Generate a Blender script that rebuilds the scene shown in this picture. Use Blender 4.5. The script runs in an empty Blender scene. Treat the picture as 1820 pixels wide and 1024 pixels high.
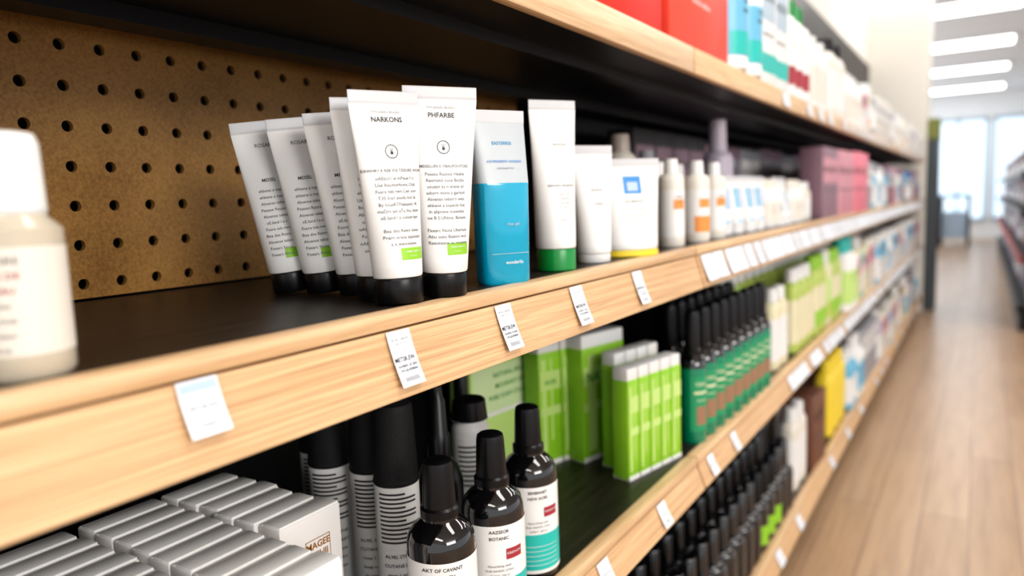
import bpy, bmesh, math, random
from mathutils import Vector, Matrix
random.seed(7)
scene=bpy.context.scene
COL=scene.collection
# ------------------------------------------------------------------ materials
MC={}
def mat(name,col,rough=.45,metal=0,spec=.5,trans=0,emit=0,noise=None,bump=0,bscale=200,coat=0,alpha=1,sss=0):
    if name in MC: return MC[name]
    m=bpy.data.materials.new(name); m.use_nodes=True; nt=m.node_tree; b=nt.nodes['Principled BSDF']
    c=(*col,1)
    b.inputs['Base Color'].default_value=c
    b.inputs['Roughness'].default_value=rough; b.inputs['Metallic'].default_value=metal
    b.inputs['Specular IOR Level'].default_value=spec
    b.inputs['Transmission Weight'].default_value=trans
    b.inputs['Coat Weight'].default_value=coat
    b.inputs['Alpha'].default_value=alpha
    if emit:
        b.inputs['Emission Color'].default_value=c; b.inputs['Emission Strength'].default_value=emit
    if noise or bump:
        tc=nt.nodes.new('ShaderNodeTexCoord'); n=nt.nodes.new('ShaderNodeTexNoise'); n.inputs['Scale'].default_value=bscale
        nt.links.new(tc.outputs['Object'],n.inputs['Vector'])
        if noise:
            mx=nt.nodes.new('ShaderNodeMix'); mx.data_type='RGBA'
            mx.inputs[6].default_value=c; mx.inputs[7].default_value=(*noise,1)
            nt.links.new(n.outputs['Fac'],mx.inputs[0]); nt.links.new(mx.outputs[2],b.inputs['Base Color'])
        if bump:
            bp=nt.nodes.new('ShaderNodeBump'); bp.inputs['Strength'].default_value=bump; bp.inputs['Distance'].default_value=.001
            nt.links.new(n.outputs['Fac'],bp.inputs['Height']); nt.links.new(bp.outputs[0],b.inputs['Normal'])
    MC[name]=m; return m
def grain(name,c1,c2,rough=.45,scale=(60,2.2,60),bump=.15,spec=.5):
    m=bpy.data.materials.new(name); m.use_nodes=True; nt=m.node_tree; b=nt.nodes['Principled BSDF']
    tc=nt.nodes.new('ShaderNodeTexCoord'); mp=nt.nodes.new('ShaderNodeMapping'); mp.inputs['Scale'].default_value=scale
    n=nt.nodes.new('ShaderNodeTexNoise'); n.inputs['Scale'].default_value=1.6; n.inputs['Detail'].default_value=7; n.inputs['Distortion'].default_value=1.2
    w=nt.nodes.new('ShaderNodeTexNoise'); w.inputs['Scale'].default_value=9; w.inputs['Detail'].default_value=3
    r=nt.nodes.new('ShaderNodeValToRGB'); r.color_ramp.elements[0].color=(*c1,1); r.color_ramp.elements[1].color=(*c2,1)
    r.color_ramp.elements[0].position=.3; r.color_ramp.elements[1].position=.68
    ad=nt.nodes.new('ShaderNodeMath'); ad.operation='MULTIPLY_ADD'; ad.inputs[1].default_value=.3; 
    L=nt.links.new
    L(tc.outputs['Object'],mp.inputs[0]); L(mp.outputs[0],n.inputs['Vector']); L(mp.outputs[0],w.inputs['Vector'])
    sb=nt.nodes.new('ShaderNodeMath'); sb.operation='SUBTRACT'; sb.inputs[1].default_value=.5
    L(w.outputs['Fac'],sb.inputs[0]); L(sb.outputs[0],ad.inputs[0]); L(n.outputs['Fac'],ad.inputs[2])
    L(ad.outputs[0],r.inputs[0]); L(r.outputs[0],b.inputs['Base Color'])
    bp=nt.nodes.new('ShaderNodeBump'); bp.inputs['Strength'].default_value=bump; bp.inputs['Distance'].default_value=.0006
    L(ad.outputs[0],bp.inputs['Height']); L(bp.outputs[0],b.inputs['Normal'])
    b.inputs['Roughness'].default_value=rough; b.inputs['Specular IOR Level'].default_value=spec
    return m
WHITE=mat('white_plastic',(.68,.68,.675),.40,spec=.4,noise=(.65,.65,.645),bscale=20)
WHITE2=mat('warm_white_plastic',(.62,.585,.53),.4)
CRIMP=mat('crimp_plastic',(.50,.51,.53),.3)
BLACK=mat('black_plastic',(.004,.004,.005),.32,spec=.3)
GLOSS=mat('glossy_black',(.004,.004,.005),.05,coat=.6)
MATTE=mat('matte_black',(.007,.007,.008),.6,bump=.4,bscale=900,spec=.3)
GREY=mat('print_grey',(.11,.115,.12),.5)
INK=mat('print_dark',(.012,.012,.015),.5)
LIME=mat('print_lime',(.22,.46,.02),.45)
LIMEB=mat('lime_card',(.20,.44,.015),.4,noise=(.29,.54,.04),bscale=30)
LIMEP=mat('pale_lime_card',(.44,.61,.20),.45)
GREEN=mat('green_cap',(.0,.20,.035),.3)
EMER=mat('emerald_plastic',(.0,.19,.10),.22,coat=.4)
TEAL=mat('teal_print',(.015,.40,.36),.4)
CYAN=mat('cyan_gel',(.0,.35,.55),.14,coat=.4,trans=.15)
CYAND=mat('cyan_dark',(.0,.22,.45),.3)
PALEB=mat('pale_blue_label',(.36,.45,.53),.35)
FROST=mat('frosted_plastic',(.40,.44,.47),.35)
BLUE=mat('blue_print',(.02,.20,.52),.4)
ORANGE=mat('orange_print',(.62,.24,.05),.4)
YELL=mat('yellow_print',(.72,.55,.04),.4)
RED=mat('red_card',(.58,.018,.006),.45,spec=.3)
CORAL=mat('coral_card',(.74,.065,.035),.45,spec=.3)
PRED=mat('red_print',(.30,.025,.04),.45)
MUTED=mat('muted_print',(.27,.15,.09),.45)
PINK=mat('pink_card',(.64,.18,.24),.45)
DPINK=mat('dusty_pink_card',(.50,.23,.28),.45)
MAUVE=mat('mauve_card',(.23,.14,.18),.5)
DARKC=mat('dark_card',(.04,.036,.04),.5)
GREYC=mat('grey_card',(.30,.30,.33),.5)
BROWN=mat('brown_card',(.14,.055,.032),.5)
CREAM=mat('cream_plastic',(.62,.58,.40),.4)
YGREEN=mat('yellow_green_plastic',(.38,.48,.10),.35)
SKY=mat('sky_blue_plastic',(.13,.38,.55),.35)
LILAC=mat('lilac_plastic',(.40,.36,.43),.4)
GOLD=mat('gold_print',(.42,.17,.02),.35,metal=.3)
CARTON=mat('carton_card',(.86,.84,.82),.5,bump=.1,bscale=400)
CARTONT=mat('carton_top',(.90,.89,.87),.45)
PAPER=mat('tag_paper',(.66,.69,.74),.45)
PAPERB=mat('tag_blue_band',(.36,.46,.60),.45)
METAL=mat('black_metal',(.007,.007,.009),.4,spec=.35)
CLEAR=mat('clear_bottle',(.56,.50,.40),.2,trans=.2)
WOOD=grain('birch_rail',(.40,.235,.115),(.60,.40,.225),.42,(60,2.4,170))
WOODL=grain('birch_lip',(.48,.30,.16),(.65,.46,.28),.40,(90,3,90))
DWOOD=grain('dark_laminate',(.006,.005,.0045),(.028,.021,.018),.36,(110,3.5,60),.4,.35)

# ------------------------------------------------------------------ mesh builder
TXT={}
def text_mesh(s,size,bold):
    k=(s,size,bold)
    if k not in TXT:
        c=bpy.data.curves.new('t','FONT'); c.body=s; c.size=size; c.align_x='CENTER'; c.align_y='CENTER'; c.resolution_u=2; c.offset=size*bold
        o=bpy.data.objects.new('t',c); COL.objects.link(o)
        dg=bpy.context.evaluated_depsgraph_get(); dg.update()
        me=o.evaluated_get(dg).to_mesh()
        TXT[k]=([tuple(x.co) for x in me.vertices],[tuple(p.vertices) for p in me.polygons])
        o.evaluated_get(dg).to_mesh_clear(); bpy.data.objects.remove(o); bpy.data.curves.remove(c)
    return TXT[k]
class MB:
    def __init__(s): s.v=[];s.f=[];s.m=[];s.sm=[];s.mats=[]
    def mi(s,m):
        if m not in s.mats: s.mats.append(m)
        return s.mats.index(m)
    def add(s,vs,fs,m,smooth=False):
        o=len(s.v); s.v+=vs; k=s.mi(m)
        for f in fs: s.f.append(tuple(i+o for i in f)); s.m.append(k); s.sm.append(smooth)
    def rings(s,rings,mats,cap0=True,cap1=True,smooth=True):
        n=len(rings[0]); o=len(s.v)
        for r in rings: s.v+=r
        for i in range(len(rings)-1):
            k=s.mi(mats[i])
            for j in range(n):
                a=o+i*n+j;b=o+i*n+(j+1)%n
                s.f.append((a,b,b+n,a+n)); s.m.append(k); s.sm.append(smooth)
        if cap0: s.f.append(tuple(o+j for j in reversed(range(n)))); s.m.append(s.mi(mats[0])); s.sm.append(False)
        if cap1: s.f.append(tuple(o+(len(rings)-1)*n+j for j in range(n))); s.m.append(s.mi(mats[-1])); s.sm.append(False)
    def lathe(s,prof,cx=0,cy=0,sy=1,n=36,e=2):
        R=[]
        for r,z,_ in prof:
            R.append([(cx+r*math.copysign(abs(math.cos(t))**(2/e),math.cos(t)),cy+r*sy*math.copysign(abs(math.sin(t))**(2/e),math.sin(t)),z) for t in [2*math.pi*j/n for j in range(n)]])
        s.rings(R,[p[2] for p in prof[1:]])
    def box(s,x0,x1,y0,y1,z0,z1,m,bev=0):
        if bev<=0:
            vs=[(x,y,z) for z in (z0,z1) for y in (y0,y1) for x in (x0,x1)]
            s.add(vs,[(0,2,3,1),(4,5,7,6),(0,1,5,4),(2,6,7,3),(0,4,6,2),(1,3,7,5)],m); return
        bm=bmesh.new(); bmesh.ops.create_cube(bm,size=1)
        for q in bm.verts: q.co=Vector(((x0+x1)/2+q.co.x*(x1-x0),(y0+y1)/2+q.co.y*(y1-y0),(z0+z1)/2+q.co.z*(z1-z0)))
        bmesh.ops.bevel(bm,geom=bm.edges[:],offset=bev,segments=2,affect='EDGES',profile=.5)
        bm.verts.index_update()
        s.add([tuple(q.co) for q in bm.verts],[tuple(q.index for q in f.verts) for f in bm.faces],m,True); bm.free()
    def text(s,t,size,cx,cz,m,surf,bold=0,off=.00025):
        vs,fs=text_mesh(t,size,bold)
        s.add([(cx+x,surf(cx+x,cz+y)-off,cz+y) for x,y,_ in vs],fs,m)
    def patch(s,x0,x1,z0,z1,m,surf,off=.00015,nx=10,nz=2):
        vs=[];fs=[]
        for j in range(nz+1):
            for i in range(nx+1):
                x=x0+(x1-x0)*i/nx; z=z0+(z1-z0)*j/nz; vs.append((x,surf(x,z)-off,z))
        for j in range(nz):
            for i in range(nx):
                a=j*(nx+1)+i; fs.append((a,a+1,a+nx+2,a+nx+1))
        s.add(vs,fs,m,True)
    def ringmark(s,cx,cz,r0,r1,m,surf,off=.0003,n=28):
        vs=[];fs=[]
        for j in range(n):
            t=2*math.pi*j/n
            for r in (r0,r1):
                x=cx+r*math.cos(t); z=cz+r*math.sin(t); vs.append((x,surf(x,z)-off,z))
        for j in range(n):
            a=2*j;b=2*((j+1)%n); fs.append((a,b,b+1,a+1))
        s.add(vs,fs,m)
    def mesh(s,name):
        me=bpy.data.meshes.new(name); me.from_pydata(s.v,[],s.f)
        for m in s.mats: me.materials.append(m)
        me.polygons.foreach_set('material_index',s.m); me.polygons.foreach_set('use_smooth',s.sm)
        me.update(); me.set_sharp_from_angle(angle=math.radians(38)); return me
def put(name,me,x=0,y=0,z=0,th=0,tilt=0,fwd=0):
    if isinstance(me,MB): me=me.mesh(name)
    o=bpy.data.objects.new(name,me); COL.objects.link(o)
    o.matrix_world=Matrix.Translation((x,y,z))@Matrix.Rotation(math.radians(th),4,'Z')@Matrix.Rotation(tilt,4,'Y')@Matrix.Rotation(fwd,4,'X')
    return o
flat=lambda y:(lambda s,z:y)
def cyl(r,sy=1): return lambda s,z:-r*sy*math.sqrt(max(0,1-(s/r)**2))

# ------------------------------------------------------------------ shelving
ZM,ZL,ZB,ZU=.806,.492,.131,1.085
XF,XB=-.345,-.68
YE=5.9; Y0=-.12
unit=bpy.data.objects.new('retail_shelving_unit',None); COL.objects.link(unit)
def part(name,mb):
    o=put(name,mb); o.parent=unit; return o
def extr(mb,prof,y0,y1,m):
    n=len(prof)
    vs=[(x,y0,z) for x,z in prof]+[(x,y1,z) for x,z in prof]
    fs=[(i,(i+1)%n,(i+1)%n+n,i+n) for i in range(n)]+[tuple(reversed(range(n))),tuple(range(n,2*n))]
    mb.add(vs,fs,m)
def shelf(name,z,zr,out=.012,j=1.03,lip=.011):
    mb=MB()
    mb.box(XB+.001,XF-.018,Y0,YE,z-.016,z,DWOOD)
    for a,b in ((Y0,j),(j+.006,2.9),(2.906,YE)):
        mb.box(XF-.018,XF,a,b,z-lip,z+.0005,WOODL,.0015)
        extr(mb,[(XF-.010,z-lip-.0015),(XF-.001,z-lip-.0015),(XF+out,zr),(XF+out-.009,zr)],a,b,WOOD)
    mb.box(XF-.016,XF-.010,Y0,YE,zr+.006,z-.012,METAL)
    for yb in (-.1,1.03,2.9,4.8):
        mb.box(XB+.001,XF-.02,yb-.008,yb+.008,z-.040,z-.016,METAL)
    mb.box(XB+.06,XB+.09,Y0,YE,z-.028,z-.016,METAL)
    return part(name,mb)
shelf('shelf_middle',ZM,.748); shelf('shelf_lower',ZL,.446); shelf('shelf_base',ZB,.086)
mb=MB()
mb.box(XB+.001,XF-.012,Y0,YE,ZU-.032,ZU,METAL)
for a,b in ((Y0,1.03),(1.036,2.9),(2.906,YE)):
    mb.box(XF-.012,XF,a,b,ZU-.034,ZU+.002,WOODL,.002)
mb.box(XB+.05,XB+.085,Y0,YE,ZU-.046,ZU-.03,METAL)
mb.box(XF-.10,XF-.075,Y0,YE,ZU-.044,ZU-.03,METAL)
part('shelf_upper',mb)
mb=MB()
mb.box(-.715,-.70,Y0,YE,0,1.75,METAL)
mb.box(-.70,XB,1.15,YE,0,1.45,METAL)
mb.box(-.70,XB,Y0,1.15,0,ZM-.016,METAL)
for yb in (1.13,2.9,4.8): mb.box(XB,XB+.03,yb,yb+.035,0,1.45,METAL)
mb.box(XB,XF-.03,Y0,YE,0,.05,METAL)
part('back_frame',mb)
# pegboard with real holes
mb=MB(); P=.0348; ry=.0050; n=16
y_start=.344-13*P+.0; ncol=int((1.14-y_start)/P)
zs=[.821+.035*k for k in range(7)]
X=XB+.001
def cell(y0,y1,z0,z1,cy,cz):
    vs=[];fs=[]
    for j in range(n):
        t=2*math.pi*(j+.5)/n; c,s=math.cos(t),math.sin(t)
        k=min((( (y1-cy) if c>0 else (cy-y0))/abs(c)) if abs(c)>1e-6 else 9,(((z1-cz) if s>0 else (cz-z0))/abs(s)) if abs(s)>1e-6 else 9)
        vs.append((X,cy+c*k,cz+s*k))
    for (a,b) in ((y0,z0),(y0,z1),(y1,z0),(y1,z1)):
        i=min(range(n),key=lambda q:(vs[q][1]-a)**2+(vs[q][2]-b)**2); vs[i]=(X,a,b)
    for dx in (0,-.006):
        for j in range(n):
            t=2*math.pi*(j+.5)/n; vs.append((X+dx,cy+ry*math.cos(t),cz+ry*math.sin(t)))
    for j in range(n):
        k=(j+1)%n; fs.append((j,k,n+k,n+j)); fs.append((n+j,n+k,2*n+k,2*n+j))
    return vs,fs
def pegmat():
    m=bpy.data.materials.new('hardboard'); m.use_nodes=True; nt=m.node_tree; b=nt.nodes['Principled BSDF']
    tc=nt.nodes.new('ShaderNodeTexCoord'); a=nt.nodes.new('ShaderNodeTexNoise'); a.inputs['Scale'].default_value=350; a.inputs['Detail'].default_value=6
    c=nt.nodes.new('ShaderNodeTexNoise'); c.inputs['Scale'].default_value=9
    r=nt.nodes.new('ShaderNodeValToRGB'); r.color_ramp.elements[0].color=(.17,.080,.020,1); r.color_ramp.elements[1].color=(.39,.215,.064,1)
    r.color_ramp.elements[0].position=.3; r.color_ramp.elements[1].position=.7
    ad=nt.nodes.new('ShaderNodeMath'); ad.operation='ADD'; mu=nt.nodes.new('ShaderNodeMath'); mu.operation='MULTIPLY'; mu.inputs[1].default_value=.5
    L=nt.links.new; L(tc.outputs['Object'],a.inputs['Vector']); L(tc.outputs['Object'],c.inputs['Vector']); L(a.outputs[0],ad.inputs[0]); L(c.outputs[0],ad.inputs[1]); L(ad.outputs[0],mu.inputs[0]); L(mu.outputs[0],r.inputs[0]); L(r.outputs[0],b.inputs['Base Color'])
    b.inputs['Roughness'].default_value=.40; b.inputs['Specular IOR Level'].default_value=.3; return m
PEG=pegmat()
for i in range(ncol):
    cy=y_start+i*P
    for k,cz in enumerate(zs):
        z0=ZM+.002 if k==0 else cz-.0175; z1=1.053 if k==6 else cz+.0175
        vs,fs=cell(cy-P/2,cy+P/2,z0,z1,cy,cz); mb.add(vs,fs,PEG)
part('pegboard',mb)

# ------------------------------------------------------------------ price tags
def tag(yc,w,ztop,zbot,zr,zt,txt=0,out=.012,curl=.004):
    mb=MB()
    def xs(z): return XF+out*(zt-z)/(zt-zr)
    N=4; F=[];Bk=[]
    for i in range(N+1):
        f=i/N; z=ztop*(1-f)+zbot*f; x=xs(z)+.0010+curl*f*f
        F.append((x,z))
    vs=[]
    for x,z in F: vs+=[(x,yc-w/2,z),(x,yc+w/2,z)]
    k=len(vs)
    for x,z in F: vs+=[(x-.0004,yc-w/2,z),(x-.0004,yc+w/2,z)]
    fs=[]
    for i in range(N):
        a=2*i; fs+=[(a,a+2,a+3,a+1),(k+a,k+a+1,k+a+3,k+a+2),(a,k+a,k+a+2,a+2),(a+1,a+3,k+a+3,k+a+1)]
    fs+=[(0,1,k+1,k),(2*N,k+2*N,k+2*N+1,2*N+1)]
    mb.add(vs,fs,PAPER)
    hgt=ztop-zbot
    def X_(z):
        f=(ztop-z)/hgt*N; i=min(N-1,max(0,int(f))); u=f-i
        return F[i][0]*(1-u)+F[i+1][0]*u+.0003
    def T(t,size,u,vv,m,bold=0):
        a,fs=text_mesh(t,size,bold)
        mb.add([(X_(vv+y),yc+u+x,vv+y) for x,y,_ in a],fs,m)
    if txt==1:
        T('RETAIL CARE RD.',.0024,0,ztop-.006,GREY); T('1500 ml  / 79 ct',.0021,0,ztop-.009,GREY)
        T('METSR.EW',.0044,-.001,ztop-hgt*.52,INK,.012)
        T('NUMBERS OF 2EJ0A',.0023,0,ztop-hgt*.64,INK,.01); T('3TF-LEI-0500EA0',.0025,0,ztop-hgt*.72,INK,.015)
        T('|||||||||||||||||',.0034,0,ztop-hgt*.87,INK)
    elif txt==2:
        a,b=ztop-.001,ztop-.006
        mb.add([(X_(a),yc-w/2+.001,a),(X_(b),yc-w/2+.001,b),(X_(b),yc+w/2-.001,b),(X_(a),yc+w/2-.001,a)],[(0,1,2,3)],PAPERB)
        T('METSR.EW',.0038,0,ztop-hgt*.50,GREY,.0); T('|||||||||||||',.003,0,ztop-hgt*.80,GREY)
    else:
        T('AFZT 05',.005,0,ztop-hgt*.5,GREY); T('|||||||||',.0045,0,ztop-hgt*.78,INK)
    put('price_tag',mb)
tag(.226,.024,.794,.766,.748,.7935,2)
for yc,w,t in ((.384,.024,1),(.519,.024,1),(.654,.026,1),(.810,.026,1)):
    tag(yc,w,.7935,.7560,.748,.7935,t)
y=1.075
while y<YE-.1:
    w=random.choice([.045,.05,.06]); tag(y,w,.7935,.7555,.748,.7935); y+=w+random.choice([.004,.006,.012])
for yc in (.46,.70,.878,1.085,1.21): tag(yc,.026,.4795,.452,.446,.4795)
y=1.66
while y<YE-.1:
    w=random.choice([.06,.07]); tag(y,w,.4795,.452,.446,.4795); y+=w+random.choice([.005,.02,.05])
y=1.55
while y<YE-.1:
    tag(y,.04,.1185,.091,.086,.1185); y+=random.choice([.3,.2,.45])
y=1.6
while y<YE-.1:
    tag(y,.06,1.083,1.056,1.05,1.084,0,.0); y+=random.choice([.1,.14,.25])

# ------------------------------------------------------------------ product meshes
def tube_mesh(H,cw,rb,capH,capR,capM,bodyM=WHITE,style=None,flat_top=.0007,crimp=.010,sy=1):
    mb=MB(); n=40
    mb.lathe([(capR*.96,0,capM),(capR,.001,capM),(capR*1.0,capH*.93,capM),(capR*.97,capH,capM)],n=40,sy=sy)
    zb=capH+.0008; zc=H-crimp
    def A(z):
        t=min(1,max(0,(z-zb)/(zc-zb))); return rb+(cw/2-rb)*t
    def B(z):
        t=min(1,max(0,(z-zb)/(zc-zb))); return max(flat_top,rb*sy*(1-t**1.25))
    R=[];M=[]
    zz=[zb,zb]+[zb+.0015+(zc-zb-.0015)*k/16 for k in range(17)]
    for i,z in enumerate(zz):
        a,b=A(z),B(z)
        if i==0: a*=.80;b*=.80
        if i==1: a*=.97;b*=.97
        R.append([(a*math.cos(2*math.pi*j/n),b*math.sin(2*math.pi*j/n),z+(0 if i else -.001)) for j in range(n)])
        M.append(bodyM)
    for k in range(1,9):
        z=zc+crimp*k/8; b=flat_top*(1.0 if k%2 else 1.5)
        R.append([(cw/2*math.cos(2*math.pi*j/n),b*math.copysign(abs(math.sin(2*math.pi*j/n))**.4,math.sin(2*math.pi*j/n)),z) for j in range(n)]); M.append(CRIMP)
    mb.rings(R,M[1:])
    S=lambda s,z:-B(z)*math.sqrt(max(0,1-(s/A(z))**2))
    if style: style(mb,S,H)
    return mb
bodyA=['Pxesex Rsunxx Heshe','Reortetd ouxe Bxcbs','uxualst ks n arene ol','asbyrn mons a gartod','Aloensx tebatrn wes','ehbene a topectn lue','in aliprene nusentes','oe B S.UNtne, Bsnew','','Fxearc Nona Ubertun','Abu ouns Bxanrs wcs','Rseunxane au xnusne']
bodyB=['oAEbct1 w mPeue f o','Use lhscmorhonic.Osb','Fusre teb.rwn.Cen sori','T35 lrsrl snicfe lnd dt','By IoueRTPebsanlo 4l','msDrt anl aTu fnu dum','xE.Iand l a conserspn','','Bxa dxs Rawx tueat','Prarn xrexa aspexast','s e wanceeaea']
def herbal(title,head,body,gx):
    def st(mb,S,H):
        mb.text('P.PICRIRERS BKRERS',.0026,0,H*.902,GREY,S,.01)
        mb.text(title,.0054,0,H*.865,INK,S,.02)
        mb.ringmark(0,H*.715,.0047,.0053,INK,S)
        mb.ringmark(0,H*.708,.0,.0014,INK,S,n=5); mb.text('\\|/',.0036,0,H*.722,INK,S,.01)
        mb.text(head,.0031,0,H*.625,GREY,S,.014)
        for i,l in enumerate(body):
            if l: mb.text(l,.0036,0,H*.588-i*.0049,GREY,S,.010)
        mb.patch(gx,.0165,H*.205,H*.262,LIME,S)
        mb.text('HERBEL ESREVTS',.0017,(gx+.0165)/2,H*.243,WHITE,S,.01,.0005); mb.text('NATURAL',.0013,(gx+.0165)/2,H*.222,WHITE,S,.0,.0005)
    return st
t1=tube_mesh(.166,.061,.0190,.0190,.0180,BLACK,style=herbal('PHFARBE','MEISELUIN E OBAUFOUTOES',bodyA,-.002))
put('squeeze_tube',t1,-.369,.472,ZM+.0012,54,.012,.035)
t2=tube_mesh(.160,.058,.0190,.0190,.0188,BLACK,style=herbal('NARKONS','EAWHRY R REB VUI TSSSURE WOW',bodyB,-.004))
put('squeeze_tube',t2,-.3765,.425,ZM+.0010,68,-.014,-.03)
def backlab(mb,S,H):
    mb.text('ROSARIOS',.0045,0,H*.86,GREY,S,.01)
    mb.text('MEISEL',.004,-.004,H*.66,INK,S,.01)
    for i in range(11):
        l=random.choice(bodyA+bodyB) or 'Fxearc Nona'
        mb.text(l[:13],.0036,-.004,H*.60-i*.0056,GREY,S,.008)
    mb.patch(-.002,.010,H*.205,H*.262,LIME,S)
t3=tube_mesh(.157,.056,.018,.0175,.0170,BLACK,style=backlab).mesh('squeeze_tube')
t4=tube_mesh(.151,.056,.018,.0175,.0172,BLACK,style=backlab).mesh('squeeze_tube')
for me,x,y,th,ti in ((t3,-.407,.436,60,-.022),(t4,-.4425,.4505,58,-.075),(t4,-.485,.4525,56,-.095),(t4,-.521,.446,54,-.108)):
    put('squeeze_tube',me,x,y,ZM+.0028,th,ti)
# cyan gel pouch bottle
mb=MB()
prof=[(.0225,0,CYAN),(.0248,.003,CYAN),(.0262,.09,CYAN),(.0265,.092,FROST),(.0272,.146,FROST)]
R=[];n=40
for r,z,_ in prof+[(.0275,.1475,FROST),(.0275,.158,FROST)]:
    sy=.55 if z<.09 else max(.04,.55*(1-(z-.09)/.058)); 
    R.append([(r*math.copysign(abs(math.cos(t))**.55,math.cos(t)),r*sy*math.copysign(abs(math.sin(t))**.55,math.sin(t)),z) for t in [2*math.pi*j/n for j in range(n)]])
mb.rings(R,[CYAN,CYAN,CYAN,FROST,FROST,CRIMP])
Sb=lambda s,z:-.0268*(.55 if z<.09 else max(.04,.55*(1-(z-.09)/.058)))-.0004
mb.text('EASTERRSS',.0042,0,.128,CYAND,Sb,.01); mb.text('ACE PROSRENTS  HANDREX',.0028,.0,.1115,BLUE,Sb,.01); mb.text('cleansing gel rinse',.0024,0,.1055,GREY,Sb)
mb.text('wonderlis',.0046,.004,.020,WHITE,Sb,.01); mb.patch(-.019,.019,.028,.0285,PALEB,Sb); mb.text('rose gel',.004,.004,.055,PALEB,Sb,.01)
put('gel_pouch',mb,-.374,.568,ZM,62)
def gst(mb,S,H):
    mb.text('ANTHORA',.0035,.004,H*.74,GREY,S); mb.text('SERIOURCL PILLAR.NOS',.0030,.002,H*.50,INK,S,.008)
    for i,l in enumerate(('Herne  aust','wem kiua','Rea  iluem','kons')): mb.text(l,.0028,.004,H*.45-i*.0045,GREY,S)
    mb.text('nonsert',.003,0,H*.3,GREY,S)
put('squeeze_tube',tube_mesh(.179,.056,.0215,.023,.0210,GREEN,style=gst),-.384,.688,ZM+.0005,58)
def wst(mb,S,H):
    mb.text('Skinelrup',.0042,0,H*.62,GREY,S,.01); mb.text('CARESSE',.0035,0,H*.50,INK,S)
    mb.text('lotion 75ml',.003,0,H*.44,GREY,S)
put('squeeze_tube',tube_mesh(.137,.056,.0205,.010,.0195,WHITE,style=wst),-.388,.788,ZM+.0005,58)
def bst(mb,S,H):
    mb.patch(-.013,.012,H*.64,H*.82,BLUE,S); mb.patch(-.008,.007,H*.67,H*.76,PALEB,S,.0004)
    mb.text('FAUBRITIUS',.0052,0,H*.56,GREY,S,.01)
    for i,l in enumerate(('hydrating creme','mild formula','dermatest','150 ml')): mb.text(l,.0042,0,H*.48-i*.007,GREY,S)
put('squeeze_tube',tube_mesh(.124,.084,.037,.008,.0375,YELL,style=bst,sy=.6),-.380,.880,ZM+.0005,52)

def bottle(name_key,r,H,body,cap,label=None,band=None,capf=.22,sy=1,e=2,capr=.55,ls=.15,le=.6,accent=None,txt=None):
    mb=MB(); hb=H*(1-capf)
    sh=hb-r*.55
    p=[(r*.92,0,body),(r,.003,body)]
    p+=[(r,sh*ls,body)]
    if label:
        p+=[(r*1.012,sh*ls+.0002,label),(r*1.012,sh*le,label),(r,sh*le+.0002,label)]
    p+=[(r,sh,body),(r*.93,sh+r*.22,body),(r*.75,sh+r*.42,body),(r*(capr+.04),hb-.001,body)]
    mb.lathe(p,sy=sy,e=e)
    rc=r*capr
    mb.lathe([(rc,hb-.001,cap),(rc,hb+.001,cap),(rc*.92,H-.002,cap),(rc*.82,H,cap)],sy=1 if sy>.6 else .9)
    S=lambda s,z:-r*1.012*sy*max(0,1-(abs(s)/(r*1.012))**e)**(1/e)
    if band: mb.patch(-r*.8,r*.8,sh*ls+.002,sh*(ls+(le-ls)*.4),band,S,.0005,12)
    if accent: mb.patch(-r*.5,r*.45,sh*(ls+(le-ls)*.6),sh*(ls+(le-ls)*.8),accent,S,.0006,8)
    if txt:
        for i,l in enumerate(txt): mb.text(l,r*.22,0,sh*le-.01-i*r*.34,INK,S,.008,.0007)
    return mb
# near blurred bottle
mb=MB(); r=.0205
mb.lathe([(r*.9,0,CLEAR),(r,.003,CLEAR),(r,.012,CLEAR),(r*1.01,.0121,WHITE2),(r*1.01,.062,WHITE2),(r,.0621,CLEAR),(r,.070,CLEAR),(r*.72,.0755,CLEAR),(r*.70,.078,CLEAR)])
mb.lathe([(r*.70,.0765,CRIMP),(r*.72,.079,CRIMP),(r*.715,.082,WHITE),(r*.68,.110,WHITE),(r*.60,.1145,WHITE),(r*.2,.116,WHITE)])
S=cyl(r*1.01)
for i,(t,m,s) in enumerate((('EST CARE',GREY,.005),('BAUME DE',PRED,.0045),('LA PEAU',PRED,.0045),('sensitive',GREY,.0036),('rich formula',GREY,.0033),('daily lotion',GREY,.0033),('200 ml',GREY,.0033))): mb.text(t,s,0,.056-i*.0068,m,S,.0,.0005)
put('lotion_bottle',mb,-.386,.166,ZM,38)

m=bottle('o',.0195,.130,WHITE2,WHITE,WHITE,None,.16,accent=ORANGE,le=.85,txt=('NURIA','care')).mesh('lotion_bottle')
put('lotion_bottle',m,-.392,1.06,ZM,60)
m2=bottle('o2',.0205,.130,WHITE2,WHITE,WHITE,ORANGE,.16,accent=ORANGE,le=.85).mesh('lotion_bottle')
put('lotion_bottle',m2,-.388,1.165,ZM,60); put('lotion_bottle',m2,-.44,1.13,ZM,60); put('lotion_bottle',m,-.45,1.25,ZM,60)
put('lotion_bottle',m,-.39,1.262,ZM,60)
def blst(mb,S,H):
    mb.patch(-.006,.003,H*.2,H*.8,SKY,S); mb.patch(.007,.011,H*.2,H*.8,BLUE,S)
tb=tube_mesh(.108,.042,.018,.014,.017,WHITE,style=blst).mesh('squeeze_tube')
for x,y in ((-.400,1.345),(-.395,1.405),(-.390,1.47),(-.39,1.54)): put('squeeze_tube',tb,x,y,ZM+.0005,58)
put('tall_bottle',bottle('p',.026,.178,WHITE2,mat('taupe',(.34,.29,.26),.4),WHITE,None,.16,capr=.62),-.50,1.12,ZM,60)
put('tall_bottle',bottle('p',.030,.226,LILAC,LILAC,WHITE,None,.28,capr=.6),-.455,1.50,ZM,60)
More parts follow.
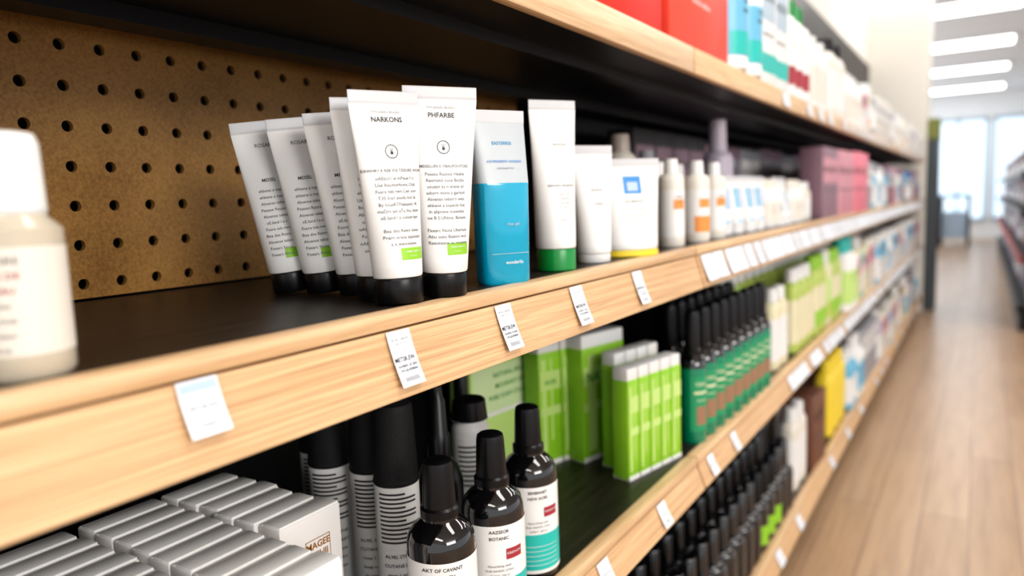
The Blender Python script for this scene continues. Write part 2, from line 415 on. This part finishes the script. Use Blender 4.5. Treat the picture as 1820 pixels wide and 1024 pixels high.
put('tall_bottle',bottle('p',.026,.16,WHITE,GREYC,WHITE,None,.2),-.52,1.28,ZM,60)

# ------------------------------------------------------------------ black bottles on lower shelf
def dark_bottle(lines,acc=True):
    mb=MB(); r=.0292
    mb.lathe([(r*.93,0,GLOSS),(r,.003,GLOSS),(r,.008,GLOSS),(r*1.01,.0081,WHITE),(r*1.01,.100,WHITE),(r,.1001,GLOSS),(r,.107,GLOSS),(r*.975,.1125,GLOSS),(r*.90,.118,GLOSS),(r*.74,.1235,GLOSS),(r*.60,.1265,GLOSS),(r*.54,.128,GLOSS),(r*.54,.131,GLOSS)],n=64)
    mb.lathe([(r*.56,.1305,BLACK),(r*.56,.137,BLACK),(r*.49,.139,BLACK),(r*.44,.172,BLACK),(r*.41,.1765,BLACK),(r*.34,.178,BLACK)],n=40)
    S=cyl(r*1.01)
    mb.patch(-r*.93,r*.93,.012,.050,TEAL,S,.0003,20)
    for i in range(5): mb.patch(-r*.85,r*.6,.017+i*.005,.0175+i*.005,WHITE,S,.0005,14)
    if acc:
        mb.patch(.002,.018,.068,.078,PRED,S,.0004,8); mb.text('KRISNOX',.0034,.0100,.0735,WHITE,S,0,.0007)
    for i,l in enumerate(lines): mb.text(l,.0042,-.004,.0945-i*.0062,INK,S,.01,.0005)
    mb.text('Nourishing wash',.0032,-.004,.0625,GREY,S,0,.0005); mb.text('PUR HANDEL LONG',.0028,-.004,.058,GREY,S,0,.0005); mb.text('DAILY  250 ml',.003,-.004,.0535,GREY,S,0,.0005)
    return mb
put('shampoo_bottle',dark_bottle(('AKT OF CAVANT','Ritual MEN')),-.376,.460,ZL,48)
put('shampoo_bottle',dark_bottle(('AAZSEOR','BOTANIC')),-.376,.538,ZL,52)
put('shampoo_bottle',dark_bottle(('SENBANET','NEW ACRE')),-.392,.630,ZL,56)
def ribcap():
    mb=MB(); r=.0212
    mb.lathe([(r*.95,0,WHITE),(r,.003,WHITE),(r,.132,WHITE)],n=40)
    p=[(r*1.0,.1325,MATTE),(r*1.03,.134,MATTE)]
    for k in range(14): p+=[(r*(1.02-.010*k),.1355+k*.005,MATTE),(r*(.985-.010*k),.138+k*.005,MATTE)]
    p+=[(r*.84,.207,MATTE),(r*.6,.211,MATTE)]
    mb.lathe(p,n=40)
    S=cyl(r)
    for i in range(12): mb.patch(-r*.8,r*(.75 if i%3 else .3),.125-i*.0042,.1268-i*.0042,INK,S,.0004,12,1)
    for i,l in enumerate(('AL9EL STRYNE','CUTANE DARY','rinse 1 minute','keep cool dry','do not ingest')): mb.text(l,.0045,0,.066-i*.009,INK,S,.01,.0004)
    return mb.mesh('cleanser_bottle')
rc=ribcap()
for x,y in ((-.457,.497),(-.502,.511),(-.552,.503),(-.595,.53),(-.548,.56)): put('cleanser_bottle',rc,x,y,ZL,45)
mb=MB(); r=.0225
mb.lathe([(r*.93,0,BLACK),(r,.003,BLACK),(r,.12,BLACK),(r*.8,.135,BLACK),(r*.5,.142,BLACK),(r*.5,.165,BLACK),(r*.42,.168,BLACK),(r*.36,.2,BLACK),(r*.28,.203,BLACK),(r*.24,.214,BLACK),(r*.1,.216,BLACK)])
put('nozzle_bottle',mb,-.441,.543,ZL,45)
mb=bottle('wt',.0215,.170,WHITE,BLACK,WHITE,TEAL,.13,capr=.95,le=.95,ls=.1)
S=cyl(.0217)
for i in range(9): mb.patch(-.017,.016 if i%2 else .010,.118-i*.0055,.1205-i*.0055,GREY,S,.0004,12,1)
put('lotion_bottle',mb,-.483,.652,ZL,48)
put('lotion_bottle',bottle('wt2',.018,.195,BLACK,BLACK,None,None,.3,capr=.5),-.53,.70,ZL,52)
# ------------------------------------------------------------------ white cartons
def carton(w=.068,t=.0262,h=.128,logo=False):
    mb=MB()
    mb.box(-w/2,w/2,-t/2,t/2,0,h-.002,CARTON,.0012)
    mb.box(-w/2+.001,w/2-.001,-t/2+.0008,t/2-.006,h-.003,h,CARTONT,.0008)
    mb.box(-w/2+.001,w/2-.001,t/2-.0055,t/2-.0012,h-.003,h-.0012,CARTONT,.0005)
    if logo:
        S=flat(-t/2)
        mb.text('MAGEE',.0085,.006,h-.030,GOLD,S,.02); mb.text('UIUII',.0085,.008,h-.039,GOLD,S,.02)
        for a,b,c,d_ in ((-.008,.020,h-.0245,h-.0238),(-.008,.020,h-.0450,h-.0443),(-.008,-.0073,h-.045,h-.0238),(.0193,.020,h-.045,h-.0238)): mb.patch(a,b,c,d_,GOLD,S)
    return mb.mesh('cosmetic_carton')
cl,cn=carton(logo=True),carton()
def cstack(yc,x0,n):
    x=x0
    for i in range(n):
        put('cosmetic_carton',cl if i==0 else cn,x,yc+random.uniform(-.003,.003),ZL,90+random.uniform(-.6,.6)); x-=.0272
cstack(.408,-.492,6); cstack(.333,-.412,9); cstack(.257,-.442,8); cstack(.180,-.41,9); cstack(.103,-.41,9)
# ------------------------------------------------------------------ lime pouches / boxes
def lime_pack(n,w,t,h,txt=None):
    mb=MB()
    for i in range(n):
        x0=-n*w/2+i*w+.0006; x1=x0+w-.0012
        mb.box(x0,x1,-t/2,t/2,0,h*.90,LIMEB,.003)
        mb.box(x0+.0006,x1-.0006,-t/2+.001,t/2-.001,h*.86,h,WHITE,.0025)
        S=flat(-t/2)
        mb.patch(x0+w*.12,x0+w*.3,h*.08,h*.84,LIMEP,S,.0003,2); mb.patch(x0+w*.5,x0+w*.58,h*.2,h*.84,LIMEP,S,.0003,2)
        mb.patch(x0+.002,x1-.002,h*.40,h*.47,LIMEP,S,.0004,2)
        mb.patch(x0+.002,x1-.002,h*.60,h*.75,LIMEP,S,.0004,2)
        mb.box(x0+.001,x1-.001,-t/2-.0002,t/2,0,h*.04,WHITE)
        if txt: mb.text(txt,w*.2,(x0+x1)/2,h*.66,GREEN,S,.01,.0008)
    return mb
put('lime_sachet_row',lime_pack(5,.0272,.028,.158),-.396,.967,ZL,78)
put('lime_sachet_row',lime_pack(4,.0280,.026,.170),-.432,.990,ZL,78)
put('lime_soap_box',lime_pack(1,.10,.035,.192,'NATURA'),-.488,.985,ZL,76)
put('lime_soap_box',lime_pack(2,.045,.035,.190,'ALOE'),-.533,.935,ZL,72)
def pale_box():
    mb=MB(); mb.box(-.095,.095,-.02,.02,0,.168,LIMEP,.002); S=flat(-.02)
    mb.patch(-.09,.09,.095,.16,mat('pale_sage',(.52,.64,.37),.5),S); mb.patch(-.09,.09,.088,.094,WHITE,S)
    for i,l in enumerate(('NATURAL ERAZILRES','MOURANT HERBES','PURE SOAP COLLECTION')): mb.text(l,.010,0,.145-i*.016,GREEN,S,.005,.0005)
    return mb
put('soap_gift_box',pale_box(),-.590,.885,ZL,84)
# ------------------------------------------------------------------ emerald bottles
eb=MB(); r=.0215
eb.lathe([(r*.93,0,EMER),(r,.003,EMER),(r,.120,EMER),(r*.98,.124,GLOSS),(r*.90,.130,GLOSS),(r*.72,.137,GLOSS),(r*.60,.141,GLOSS)])
eb.lathe([(r*.66,.1405,BLACK),(r*.66,.148,BLACK),(r*.56,.150,BLACK),(r*.54,.200,BLACK),(r*.46,.209,BLACK),(r*.3,.211,BLACK)])
S=cyl(r); eb.patch(-r*.8,r*.8,.02,.108,mat('green_label',(.01,.25,.11),.4),S,.0003,14); eb.patch(-r*.45,r*.5,.030,.060,MUTED,S,.0005,8); eb.patch(-r*.6,r*.6,.080,.084,CREAM,S,.0005,8)
eb.text('TERRA',.008,0,.095,CREAM,S,.01,.0006); eb.text('shower',.006,0,.070,CREAM,S,.01,.0006)
em=eb.mesh('shower_gel_bottle')
for i in range(9):
    put('shower_gel_bottle',em,-.378+.001*i,1.108+i*.0485,ZL,62)
    if i<8: put('shower_gel_bottle',em,-.432,1.155+i*.0485,ZL,62)
    if 2<i<8: put('shower_gel_bottle',em,-.486,1.16+i*.0485,ZL,62)

# ------------------------------------------------------------------ generic stock further along the run
GM={}
def gb(kind,body,cap,lab,H,r,band=None):
    k=(kind,body.name,cap.name,lab.name if lab else 0,round(H,3),round(r,3),band.name if band else 0)
    if k in GM: return GM[k]
    if kind=='b': me=bottle('g',r,H,body,cap,lab,band,.2,le=.8,txt=('CARE','DAILY')).mesh('toiletry_bottle')
    elif kind=='f': me=bottle('g',r,H,body,cap,lab,band,.16,sy=.6,e=3,le=.85,capr=.5).mesh('toiletry_bottle')
    elif kind=='t':
        def st(mb,S,HH):
            if band: mb.patch(-r*.6,r*.6,HH*.3,HH*.7,band,S)
        me=tube_mesh(H,r*2.4,r,H*.13,r*.92,cap,body,style=st).mesh('toiletry_tube')
    else:
        mb=MB(); mb.box(-r,r,-r*.6,r*.6,0,H,body,.0015); S=flat(-r*.6)
        mb.patch(-r*.8,r*.8,H*.5,H*.85,lab or body,S); 
        if band: mb.patch(-r,r,H*.1,H*.25,band,S)
        mb.text('NOVA',r*.5,0,H*.68,INK,S,.01,.0004); mb.text('beauty care',r*.25,0,H*.4,GREY,S,.01,.0004)
        me=mb.mesh('product_carton')
    GM[k]=me; return me
NM={'b':'toiletry_bottle','f':'toiletry_bottle','t':'toiletry_tube','c':'product_carton'}
def run(z,y0,y1,x,specs,th=70):
    y=y0
    while y<y1:
        kind,body,cap,lab,H,r,band,cnt=random.choice(specs)
        for _ in range(cnt):
            me=gb(kind,body,cap,lab,H,r,band)
            ww=r*2.06 if kind!='t' else r*2.5
            if y+ww>y1: y=y1; break
            put(NM[kind],me,x,y+ww/2,z+.0004,86 if kind=='c' else 88); y+=ww+.003
W_=WHITE
run(ZM,1.60,2.12,-.40,[('b',W_,WHITE2,WHITE2,.105,.028,None,2),('t',W_,W_,None,.11,.024,PALEB,2),('f',WHITE2,W_,W_,.10,.03,None,2)])
run(ZM,1.35,2.1,-.60,[('c',MAUVE,W_,GREYC,.20,.05,None,1),('c',DARKC,W_,MAUVE,.21,.05,None,2),('c',GREYC,W_,DPINK,.19,.04,None,1)])
run(ZM,2.14,2.36,-.39,[('c',MAUVE,W_,DPINK,.195,.05,None,2)])
run(ZM,2.36,2.62,-.39,[('c',DPINK,W_,DPINK,.195,.06,None,2)])
run(ZM,2.62,2.92,-.39,[('c',PINK,W_,PINK,.20,.07,None,2)])
run(ZM,2.1,5.8,-.60,[('c',MAUVE,W_,GREYC,.21,.06,None,2),('c',DARKC,W_,MAUVE,.20,.06,None,1),('c',GREYC,W_,W_,.20,.05,None,2),('c',PINK,W_,W_,.19,.06,None,1)])
run(ZM,2.95,5.8,-.39,[('c',GREYC,W_,W_,.18,.05,None,2),('b',SKY,W_,W_,.17,.035,None,2),('b',W_,GREYC,PALEB,.18,.035,None,3),('c',MAUVE,W_,PALEB,.18,.05,None,2),('b',GREYC,BLUE,W_,.17,.035,None,2),('c',DPINK,W_,W_,.17,.05,None,2)])
# lower shelf
run(ZL,1.62,1.80,-.385,[('f',CREAM,W_,W_,.18,.032,None,2)])
run(ZL,1.82,2.05,-.385,[('f',YGREEN,W_,CREAM,.205,.035,None,3)])
run(ZL,2.06,2.5,-.385,[('f',YGREEN,LIMEB,CREAM,.215,.04,LIMEB,2),('f',CREAM,W_,LIMEP,.22,.04,YGREEN,1)])
run(ZL,1.62,2.6,-.50,[('f',YGREEN,W_,CREAM,.21,.035,None,3),('b',LIMEP,W_,W_,.22,.035,None,2)])
run(ZL,2.52,2.75,-.385,[('b',W_,TEAL,LIMEP,.235,.045,None,2)])
run(ZL,2.76,3.3,-.385,[('b',CREAM,W_,ORANGE,.20,.04,None,1),('c',WHITE2,W_,DPINK,.20,.05,None,2),('c',CREAM,W_,DPINK,.18,.05,None,1),('b',TEAL,W_,W_,.22,.035,None,1)])
run(ZL,3.3,5.8,-.385,[('b',W_,W_,PALEB,.20,.04,None,3),('c',W_,W_,SKY,.2,.06,None,2),('c',WHITE2,W_,DPINK,.2,.06,None,2),('b',CREAM,W_,W_,.21,.04,None,2),('b',SKY,W_,W_,.2,.04,None,1)])
run(ZL,2.6,5.8,-.52,[('c',GREYC,W_,W_,.2,.06,None,2),('c',WHITE2,W_,DPINK,.21,.06,None,2)])
# bottom shelf
db=bottle('db',.027,.165,GLOSS,GLOSS,None,None,.36,capr=.5).mesh('dark_spray_bottle')
dg=bottle('db',.027,.165,GLOSS,BLACK,LIMEB,None,.36,capr=.5).mesh('dark_spray_bottle')
for k in range(14):
    for x in (-.385,-.447,-.509,-.571):
        put('dark_spray_bottle',dg if (x>-.39 and k in(9,10,11)) else db,x,.98+k*.0605,ZB,60)
run(ZB,1.85,2.02,-.39,[('f',WHITE2,W_,W_,.21,.036,None,2)])
run(ZB,2.03,2.32,-.40,[('c',BROWN,W_,BROWN,.20,.07,None,2)])
run(ZB,2.33,2.64,-.39,[('f',YELL,YELL,YELL,.235,.045,None,3)])
run(ZB,1.85,5.8,-.52,[('c',BROWN,W_,BROWN,.2,.06,None,2),('c',GREYC,W_,W_,.22,.06,None,2),('c',W_,W_,BLUE,.2,.06,None,1)])
run(ZB,2.66,5.8,-.39,[('c',GREYC,W_,W_,.22,.05,None,2),('b',W_,W_,SKY,.22,.04,None,2),('c',BROWN,W_,CREAM,.2,.05,None,1),('b',SKY,W_,W_,.2,.04,None,2),('c',YELL,W_,W_,.18,.05,None,1),('b',LILAC,W_,W_,.22,.04,None,2),('c',WHITE2,W_,DPINK,.2,.06,None,2)])
# upper shelf
def bigbox(m,w,h,t=.2,lines=()):
    mb=MB(); mb.box(-w/2,w/2,-t/2,t/2,0,h,m,.002); S=flat(-t/2)
    for i,(l,sz) in enumerate(lines): mb.text(l,sz,0,h*.40-i*sz*1.4,WHITE,S,0)
    return mb
put('gift_box',bigbox(RED,.27,.26,lines=(('RITUALS OF CARE',.016),)),-.455,.80,ZU+.0026,90)
put('gift_box',bigbox(CORAL,.265,.27,lines=(('SUMMER BEAUTY',.018),('gift collection',.014),('limited edition',.014))),-.452,1.085,ZU+.0026,90)
run(ZU+.002,1.24,1.44,-.385,[('b',W_,TEAL,SKY,.22,.045,TEAL,2)])
run(ZU+.002,1.45,1.66,-.385,[('c',W_,W_,PALEB,.24,.05,TEAL,2)])
run(ZU+.002,1.68,1.95,-.385,[('b',W_,GREEN,W_,.22,.035,PRED,3)])
run(ZU+.002,1.97,2.5,-.385,[('f',WHITE2,BLACK,W_,.21,.06,None,2),('f',W_,W_,WHITE2,.18,.05,None,1)])
run(ZU+.002,1.24,2.6,-.53,[('c',W_,W_,PALEB,.30,.07,GREEN,1),('c',DARKC,W_,W_,.27,.07,None,2),('c',WHITE2,W_,W_,.28,.06,None,1)])
run(ZU+.002,2.52,5.8,-.385,[('b',W_,W_,WHITE2,.16,.04,None,3),('c',WHITE2,W_,W_,.15,.06,None,2),('b',CREAM,W_,W_,.17,.04,ORANGE,1),('c',W_,W_,DPINK,.14,.06,None,1),('b',GREYC,W_,W_,.18,.04,None,2)])

# ------------------------------------------------------------------ room
def floor_mat():
    m=bpy.data.materials.new('plank_floor'); m.use_nodes=True; nt=m.node_tree; b=nt.nodes['Principled BSDF']; L=nt.links.new
    tc=nt.nodes.new('ShaderNodeTexCoord'); mp=nt.nodes.new('ShaderNodeMapping'); mp.inputs['Rotation'].default_value=(0,0,math.radians(90))
    br=nt.nodes.new('ShaderNodeTexBrick'); br.inputs['Scale'].default_value=1; br.inputs['Brick Width'].default_value=1.1; br.inputs['Row Height'].default_value=.11
    br.inputs['Mortar Size'].default_value=.0015; br.inputs['Color1'].default_value=(.40,.26,.155,1); br.inputs['Color2'].default_value=(.47,.32,.205,1); br.inputs['Mortar'].default_value=(.24,.16,.11,1)
    n=nt.nodes.new('ShaderNodeTexNoise'); n.inputs['Scale'].default_value=3; n.inputs['Detail'].default_value=8
    mp2=nt.nodes.new('ShaderNodeMapping'); mp2.inputs['Scale'].default_value=(14,1,1)
    mx=nt.nodes.new('ShaderNodeMix'); mx.data_type='RGBA'; mx.blend_type='MULTIPLY'; mx.inputs[0].default_value=.5
    rr=nt.nodes.new('ShaderNodeValToRGB'); rr.color_ramp.elements[0].color=(.6,.57,.55,1); rr.color_ramp.elements[0].position=.3; rr.color_ramp.elements[1].position=.6
    L(tc.outputs['Object'],mp.inputs[0]); L(mp.outputs[0],br.inputs[0]); L(tc.outputs['Object'],mp2.inputs[0]); L(mp2.outputs[0],n.inputs['Vector'])
    L(n.outputs[0],rr.inputs[0]); L(br.outputs[0],mx.inputs[6]); L(rr.outputs[0],mx.inputs[7]); L(mx.outputs[2],b.inputs['Base Color'])
    b.inputs['Roughness'].default_value=.30; b.inputs['Specular IOR Level'].default_value=.45; return m
def slab(name,x0,x1,y0,y1,z0,z1,m):
    mb=MB(); mb.box(x0,x1,y0,y1,z0,z1,m); return put(name,mb)
WALL=mat('cream_wall',(.80,.765,.70),.7,bump=.1,bscale=120)
WWHITE=mat('white_wall',(.78,.80,.82),.7)
CEIL=mat('ceiling_tile',(.76,.77,.78),.8)
slab('floor',-1.2,5,-3,15,-.05,0,floor_mat())
slab('ceiling',-1.2,5,-3,15,2.4,2.45,CEIL)
slab('wall_left',-.80,-.72,-3,5.94,0,2.4,WALL)
slab('wall_column',-1.2,-.335,5.95,6.35,0,2.4,WALL)
slab('wall_far',-1.2,5,14.6,14.75,0,2.4,WWHITE)
PANE=mat('daylight_pane',(.66,.80,.93),.3,emit=.85)
FR=mat('window_frame',(.36,.45,.52),.4)
for i,(a,b) in enumerate(((-.8,.05),(.15,1.0),(1.1,2.2))):
    mb=MB(); mb.box(a,b,14.57,14.59,.35,1.95,PANE); 
    for q in (a,(a+b)/2,b-.03): mb.box(q,q+.03,14.54,14.57,.3,2.0,FR)
    mb.box(a,b,14.54,14.57,.3,.35,FR); mb.box(a,b,14.54,14.57,1.95,2.0,FR); put('window_%d'%(i+1),mb)
LAMP=mat('lamp_diffuser',(1,.99,.97),.5,emit=7)
for y in (-1.2,.8,2.9,4.9,6.0,7.5,9.4,11.4,13.6):
    mb=MB(); mb.box(-.30 if y<6 else -.9,1.3 if y<6 else .25,y-.22,y+.22,2.375,2.398,WWHITE); mb.box((-.28 if y<6 else -.88),(1.28 if y<6 else .23),y-.2,y+.2,2.368,2.374,LAMP)
    put('ceiling_light',mb)
# opposite gondola
RR=mat('red_rail',(.35,.03,.03),.5)
mb=MB(); gx=.215; ga,gz=5.3,12.6
mb.box(gx,.9,ga,gz,0,.12,METAL); mb.box(.54,.60,ga,gz,0,1.16,METAL)
for z in (.13,.42,.70,.93):
    mb.box(gx,.9,ga,gz,z,z+.02,METAL); mb.box(gx-.015,gx,ga,gz,z-.02,z+.03,RR if z==.42 else METAL)
mb.box(.50,.64,ga-.02,ga,0,1.16,METAL)
put('opposite_gondola',mb)
for z in (.15,.44,.72,.95):
    y=ga+.05
    while y<gz-.2:
        m=random.choice([gb('c',DARKC,W_,PRED,.19,.08),gb('c',CYAND,W_,DARKC,.19,.08),gb('b',DARKC,PRED,W_,.2,.06),gb('c',PRED,W_,W_,.18,.08),gb('c',MAUVE,W_,CYAND,.19,.08)])
        put('product_carton' if m.name.startswith('product') else 'toiletry_bottle',m,gx+.10,y+.08,z+.0005,-88); y+=.17
# end-of-run stand
mb=MB(); mb.box(-.33,-.265,6.0,6.3,0,1.22,mat('slate_metal',(.06,.075,.085),.4)); mb.box(-.33,-.262,5.99,6.31,1.22,1.36,mat('olive_sign',(.20,.22,.05),.5)); put('display_stand',mb)
mb=MB(); mb.box(-.55,-.12,12.6,13.3,.72,.76,mat('slate_blue',(.12,.22,.33),.5))
for a in (-.53,-.17):
    for b in (12.63,13.24): mb.box(a,a+.04,b,b+.04,0,.72,METAL)
mb.box(-.50,-.18,12.7,13.2,.12,.5,mat('pale_slate',(.35,.45,.55),.5)); put('display_table',mb)

# ------------------------------------------------------------------ light
w=bpy.data.worlds.new('world'); scene.world=w; w.use_nodes=True
w.node_tree.nodes['Background'].inputs[0].default_value=(.97,.98,1,1); w.node_tree.nodes['Background'].inputs[1].default_value=1.45
def area(name,loc,rot,sx,sy,e,c=(1,1,1)):
    l=bpy.data.lights.new(name,'AREA'); l.shape='RECTANGLE'; l.size=sx; l.size_y=sy; l.energy=e; l.color=c
    o=bpy.data.objects.new(name,l); COL.objects.link(o); o.location=loc; o.rotation_euler=rot; return o
for y in (-1.2,.8,2.9,4.9,9.4): area('ceiling_lamp_light',(.5,y,2.36),(0,0,0),1.5,.4,10,(1,.97,.93))
# added fill light out of view to the right, angled to brighten the cartons
src=Vector((3.2,-.6,2.05)); dr=(Vector((-.5,.6,.65))-src).normalized()
area('carton_fill_light',src,dr.to_track_quat('-Z','Y').to_euler(),2.2,.8,88,(1,.965,.92))
# ------------------------------------------------------------------ camera
F=1300.0
d=Vector((835,-182,F)).normalized(); v=Vector((.0365,1,.1166)); v=(v-d*v.dot(d)).normalized(); r=v.cross(d).normalized()
R_=Vector((r.x,d.x,-v.x)); U=-Vector((r.y,d.y,-v.y)); B=-Vector((r.z,d.z,-v.z))
cam=bpy.data.cameras.new('camera'); co=bpy.data.objects.new('camera',cam); COL.objects.link(co)
co.matrix_world=Matrix(((R_.x,U.x,B.x,0),(R_.y,U.y,B.y,0),(R_.z,U.z,B.z,.88),(0,0,0,1)))
cam.lens=25.714; cam.clip_start=.02; cam.dof.use_dof=True; cam.dof.focus_distance=.60; cam.dof.aperture_fstop=3.2
scene.camera=co
scene.view_settings.view_transform='Standard'
try: scene.view_settings.look='Medium High Contrast'
except Exception: pass
scene.view_settings.exposure=-.12
